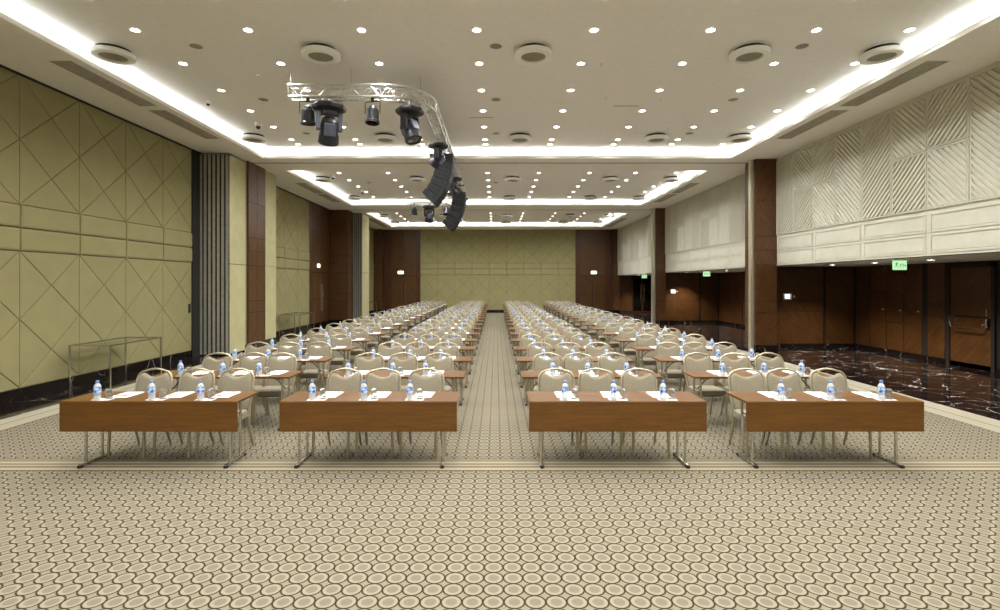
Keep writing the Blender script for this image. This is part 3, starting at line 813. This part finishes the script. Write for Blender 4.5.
def par(label, x, y, yaw, tilt, s=1.0):
    t = thing('spot_lamp', label, 'stage light', (x, y, zb_), yaw, 'small hanging spot lamps on the truss')
    MB().bbox((-.025, -.02, -.07), (.025, .02, .05), .005).build('clamp', M['fixture'], t)
    w_ = .11*s
    MB().tube([(-w_, 0, -.22*s), (-w_, 0, -.08), (-w_*.85, 0, -.07), (w_*.85, 0, -.07), (w_, 0, -.08), (w_, 0, -.22*s)], .009, 6).build('bracket', M['fixture'], t, True)
    Mt = Matrix.Translation((0, 0, -.22*s)) @ Matrix.Rotation(tilt, 4, 'X')
    b_ = MB().lathe([(0, .11*s), (.05*s, .10*s), (.065*s, .06*s), (.085*s, .05*s), (.09*s, -.10*s), (.10*s, -.11*s), (.10*s, -.14*s), (.085*s, -.14*s), (.08*s, -.10*s), (0, -.09*s)], 20, 0, Mt).build('barrel', M['fixture'], t, True)
    MB().lathe([(0, .118*s), (.045*s, .105*s), (.045*s, .095*s), (0, .095*s)], 16, 0, Mt).build('rear_cap', M['alu'], b_, True)
    MB().lathe([(0, -.11*s), (.08*s, -.105*s), (.08*s, -.10*s), (0, -.10*s)], 16, 0, Mt).build('lens', M['lens'], b_, True)
par('small black spot lamp at the left end of the front truss', -3.43, ty-.08, R(10), R(8), 1.35)
moving_head('large black moving head light beside the left end spot lamp', -3.05, ty-.05, R(25), R(32), 1.25, True)
par('small black spot lamp hanging alone in the middle of the front truss', -2.25, ty-.08, R(-10), R(-6), 1.3)
moving_head('black moving head under the bend of the truss, head tilted down', -1.62, ty+.22, R(60), R(-22), 1.1)
moving_head('black moving head on the side truss above the first loudspeaker array', tx-.06, 12.2, R(80), R(40), 1.0)
moving_head('black moving head between the two loudspeaker arrays', tx, 16.1, R(80), R(-40), 1.0)
moving_head('black moving head behind the second loudspeaker array', tx, 19.9, R(80), R(35), 1.0)
par('small spot lamp at the left end of the distant truss run', -3.45, yE-.05, 0, R(10), 1.4)
moving_head('moving head in the middle of the distant truss run', -2.82, yE-.05, R(10), R(25), 1.2)
par('small spot lamp right of the moving head on the distant truss', -2.1, yE-.05, 0, R(-20), 1.4)

def line_array(label, x, y, n, ztop, yaw=0):
    t = thing('loudspeaker_array', label, 'loudspeaker', (x, y, ztop), yaw, 'curved hanging loudspeaker arrays')
    f = MB(); f.bbox((-.42, -.30, -.03), (.22, .30, .0), .006); f.tube([(0, 0, 0), (0, 0, zb_-ztop+.05)], .012, 6); f.bbox((-.16, -.03, zb_-ztop-.01), (.16, .03, zb_-ztop+.03), .004); f.build('fly_frame', M['fixture'], t)
    px, pz = .20, -.045; ang = 0.0
    hgt = .235
    for k in range(n):
        ang_k = R(2+k*7.5)
        Mt = Matrix.Translation((px, 0, pz)) @ Matrix.Rotation(ang_k, 4, 'Y')
        c = MB()
        # trapezoid: front (x=0) taller than the rear (x=-.42)
        G = lambda u, v, d: tuple(Mt @ Vector((u, d, v)))
        c.prism(G, [(0, 0), (0, -hgt+.006), (-.42, -hgt+.045), (-.42, -.035)], -.36, .36, 0)
        cab = c.build('speaker_cabinet', M['speaker'], t)
        g = MB(); g.prism(G, [(.012, -.01), (.012, -hgt+.016), (.0, -hgt+.016), (.0, -.01)], -.34, .34, 0)
        g.build('front_grille', M['spk_grill'], cab)
        g = MB()
        for sy in (-1, 1):
            g.prism(G, [(-.15, -.07), (-.15, -.15), (-.07, -.15), (-.07, -.07)], sy*.36, sy*.364, 0)
            g.prism(G, [(-.33, -.08), (-.33, -.15), (-.25, -.15), (-.25, -.08)], sy*.36, sy*.364, 0)
        g.build('rigging_socket', M['black'], cab)
        dv = Mt.to_3x3() @ Vector((0, 0, -hgt)); px += dv.x; pz += dv.z
line_array('curved black loudspeaker array nearer the camera, under the side truss', tx-.02, 13.7, 6, 5.42)
line_array('second black loudspeaker array, farther along the side truss', tx+.05, 17.9, 6, 5.15)

# ================================================================ FURNITURE
TW, TD, TZ = 1.935, .50, .76
def make_table(front, label, loc, group):
    t = thing('conference_table', label, 'table', loc, 0, group)
    mb = MB(); mb.bbox((0, 0, TZ-.026), (TW, TD, TZ), .003); mb.build('tabletop', M['table'], t)
    if front:
        MB().bbox((.0, -.02, .43), (TW, .0, TZ-.004), .003).build('modesty_panel', M['table'], t)
    for x in (.15, TW-.17):
        ft = MB(); ft.bbox((x-.016, .07, .008), (x+.016, .50, .038), .006); ft.build('foot', M['chrome'], t, True)
        f2 = MB(); f2.bbox((x-.02, .055, 0), (x+.02, .10, .03), .006); f2.bbox((x-.02, .47, 0), (x+.02, .515, .03), .006); f2.build('foot_cap', M['rubber'], t)
        for y in (.16, .40): MB().tube([(x, y, .03), (x, y, TZ-.03)], .0155, 10).build('leg', M['chrome'], t, True)
        MB().bbox((x-.015, .06, TZ-.05), (x+.015, .44, TZ-.026), .004).build('top_rail', M['fixture'], t)
        d_ = 1 if x < 1 else -1
        MB().tube([(x, .28, TZ-.22), (x+d_*.12, .28, TZ-.09), (x+d_*.24, .28, TZ-.04)], .008, 6).tube([(x, .16, TZ-.22), (x, .40, TZ-.22)], .008, 6).build('brace', M['fixture'], t, True)
    return t

def make_chair(label, loc, group):
    t = thing('banquet_chair', label, 'chair', loc, 0, group)
    # seat (rounded pad on a dark board)
    def outline(s, n=32, z=.45, dy=0):
        pts = []
        for k in range(n):
            a = 2*math.pi*k/n; c, s_ = math.cos(a), math.sin(a)
            e = .42; x = abs(c)**e*(1 if c >= 0 else -1); y = abs(s_)**e*(1 if s_ >= 0 else -1)
            wx = .215 if y > 0 else .23
            wx = .2225-.0075*y
            pts.append((x*wx*s, y*.215*s+dy, z))
        return pts
    sm = MB(); sm.rings([outline(.93, z=.402), outline(1, z=.41), outline(1.0, z=.452), outline(.975, z=.470), outline(.86, z=.480), outline(.5, z=.485)])
    sm.build('seat', M['fabric'], t, True)
    MB().rings([outline(.90, z=.388), outline(.94, z=.392), outline(.94, z=.403)]).build('seat_board', M['board'], t)
    # backrest cushion, leaning back
    zb, lean = .47, math.tan(R(13))
    def P(x, tt, d): return (x, .20+tt*lean+d, zb+tt)
    half = [(0, .385), (.05, .392), (.095, .413), (.13, .436), (.158, .438), (.185, .418), (.203, .385), (.211, .34), (.212, .25), (.207, .15), (.198, .05), (.188, .0), (.17, -.015), (.09, -.02)]
    ol = half+[(0, -.02)]+[(-x, z) for x, z in half[::-1][:-1]]
    cy = .2
    def ring(s, d): return [P(x*s, cy+(z-cy)*s, d) for x, z in ol]
    MB().rings([ring(.80, -.032), ring(.93, -.028), ring(.985, -.016), ring(1.0, 0), ring(.985, .016), ring(.9, .022)]).build('backrest', M['fabric'], t, True)
    hf = [(.19, -.06), (.207, .05), (.217, .15), (.222, .25), (.222, .33), (.216, .385), (.198, .427), (.168, .452), (.13, .463), (.08, .478), (.04, .486)]
    pts = [P(x, z, 0) for x, z in hf]+[P(0, .488, 0)]+[P(-x, z, 0) for x, z in hf[::-1]]
    MB().tube(pts, .0125, 8).build('back_frame', M['gold'], t, True)
    sf = MB()
    for sx in (-1, 1):
        sf.tube([(sx*.205, -.185, .395), (sx*.20, .19, .40)], .011, 8)
    sf.tube([(-.205, -.185, .395), (.205, -.185, .395)], .010, 8); sf.tube([(-.198, .185, .40), (.198, .185, .40)], .010, 8)
    sf.build('seat_frame', M['gold'], t, True)
    for sx in (-1, 1):
        MB().tube([(sx*.205, -.185, .40), (sx*.208, -.195, .2), (sx*.21, -.205, 0)], [.0185, .017, .0145], 8).build('leg', M['gold'], t, True)
        MB().tube([P(sx*.19, -.05, 0), (sx*.198, .20, .30), (sx*.200, .245, .14), (sx*.203, .30, 0)], [.0185, .0185, .017, .0145], 8).build('leg', M['gold'], t, True)
    return t

def make_bottle(label, loc, group, simple=False):
    body = [(0, 0), (.026, 0), (.031, .006), (.031, .05), (.0295, .055), (.031, .06), (.031, .088), (.0305, .16), (.030, .166), (.026, .182), (.017, .198), (.0125, .205), (.0125, .216)]
    lab = [(.0305, .09), (.0318, .0905), (.0318, .1585), (.0305, .159)]
    cap = [(.0145, .213), (.0148, .214), (.0145, .234), (.013, .236), (0, .236)]
    t = thing('water_bottle', label, 'bottle', loc, 0, group)
    body, lab, cap = [[(r*1.14, z*.88) for r, z in q_] for q_ in (body, lab, cap)]
    MB().lathe(body, 16).build('bottle_body', M['pet'], t, True)
    MB().lathe(lab, 16).build('label', M['label'], t, True)
    MB().lathe(cap, 12).build('cap', M['cap'], t, True)
    return t
def make_glass():
    return MB().lathe([(0, .112), (.027, .112), (.0295, .108), (.036, .003), (.0355, 0), (.0335, 0), (.0275, .088), (.025, .092), (0, .092)], 18)

rowY = [5.62+1.47*i for i in range(18)]
blocks = [('outer left', -4.757, (.42, .957, 1.457), (.35, .95, 1.49), .12), ('inner left', -2.361, (.43, .93, 1.46), (.33, .90, 1.41), .09),
          ('inner right', .36, (.395, .906, 1.456), (.405, .94, 1.486), .0), ('outer right', 2.73, (.436, .91, 1.465), (.42, .97, 1.53), .01)]
seatn = ('left', 'middle', 'right')
tF = tB = ch0 = bt0 = gl0 = pap0 = mat0 = pen0 = None
for i, y in enumerate(rowY):
    for b_, (bn, bx, cxs, ixs, poff) in enumerate(blocks):
        jx = 0 if i == 0 else random.uniform(-.012, .012)
        where = '%s row, %s block' % (ORD[i], bn)
        if i == 0:
            lb = 'walnut conference table with hanging front panel, %s' % where
            if tF is None: tF = make_table(True, lb, (bx, y+.02, 0), 'front row conference tables with modesty panels')
            else: dup(tF, lb, (bx, y+.02, 0))
        else:
            lb = 'slim walnut conference table on chrome legs, %s' % where
            if tB is None: tB = make_table(False, lb, (bx+jx, y, 0), 'slim conference tables of the rear rows')
            else: dup(tB, lb, (bx+jx, y, 0))
        for k in range(3):
            sw = '%s seat, %s' % (seatn[k], where)
            q = random.uniform
            cxp = bx+cxs[k]+(0 if i == 0 else q(-.04, .04)+(.02 if bx > 0 else 0)); cyp = y+.64+(q(-.02, .02) if i else 0); rz = R(q(-4, 4))
            lb = 'beige upholstered banquet chair, %s' % sw
            if ch0 is None: ch0 = make_chair(lb, (cxp, cyp, 0), 'banquet chairs'); ch0.rotation_euler = (0, 0, rz)
            else: dup(ch0, lb, (cxp, cyp, 0), rz)
            ix = bx+ixs[k]+(0 if i == 0 else q(-.03, .03)); iy = y+.085+(q(-.01, .015) if i else 0)
            lb = 'clear water bottle with blue label, %s' % sw
            lp = (ix, iy, TZ+.0025)
            if bt0 is None: bt0 = make_bottle(lb, lp, 'water bottles on the tables')
            else: dup(bt0, lb, lp, R(q(0, 360)))
            lb = 'upturned clear tumbler beside the bottle, %s' % sw
            lp = (ix+.105, iy+.03, TZ+.0025)
            if gl0 is None:
                gl0 = make_glass().build('drinking_glass', M['glass'], None, True); gl0.location = lp; tag(gl0, lb, 'glass', 'upturned tumblers on the tables')
            else: dup(gl0, lb, lp)
            lb = 'small white paper mat under bottle and glass, %s' % sw
            lp = (ix+.05, iy+.01, TZ)
            if mat0 is None:
                mat0 = MB().box((-.10, -.05, .0003), (.10, .055, .0022)).build('paper_mat', M['paper']); mat0.location = lp; tag(mat0, lb, 'paper mat', 'paper mats under the bottles')
            else: dup(mat0, lb, lp, R(q(-3, 3)))
            lb = 'white sheet of paper on the table, %s' % sw
            lp = (ix+poff+.03, y+.335, TZ)
            if pap0 is None:
                pap0 = MB().box((-.105, -.148, .0003), (.105, .148, .0028)).build('paper_sheet', M['paper']); pap0.location = lp; tag(pap0, lb, 'paper', 'sheets of paper on the tables')
            else: dup(pap0, lb, lp, R(q(-4, 4)))
            if i < 3:
                lb = 'black pen lying on the paper sheet, %s' % sw
                lp = (ix+poff+.03, y+.25, TZ+.0028+.0048)
                if pen0 is None:
                    pen0 = thing('pen', lb, 'pen', lp, R(5), 'pens on the paper sheets')
                    MB().tube([(-.065, 0, 0), (.055, 0, 0), (.068, 0, 0)], [.0045, .0045, .0012], 8).build('barrel', M['ink'], pen0, True)
                    MB().box((-.06, -.001, .004), (-.025, .001, .0062)).build('clip', M['chrome'], pen0)
                else: dup(pen0, lb, lp, R(q(-12, 12)))
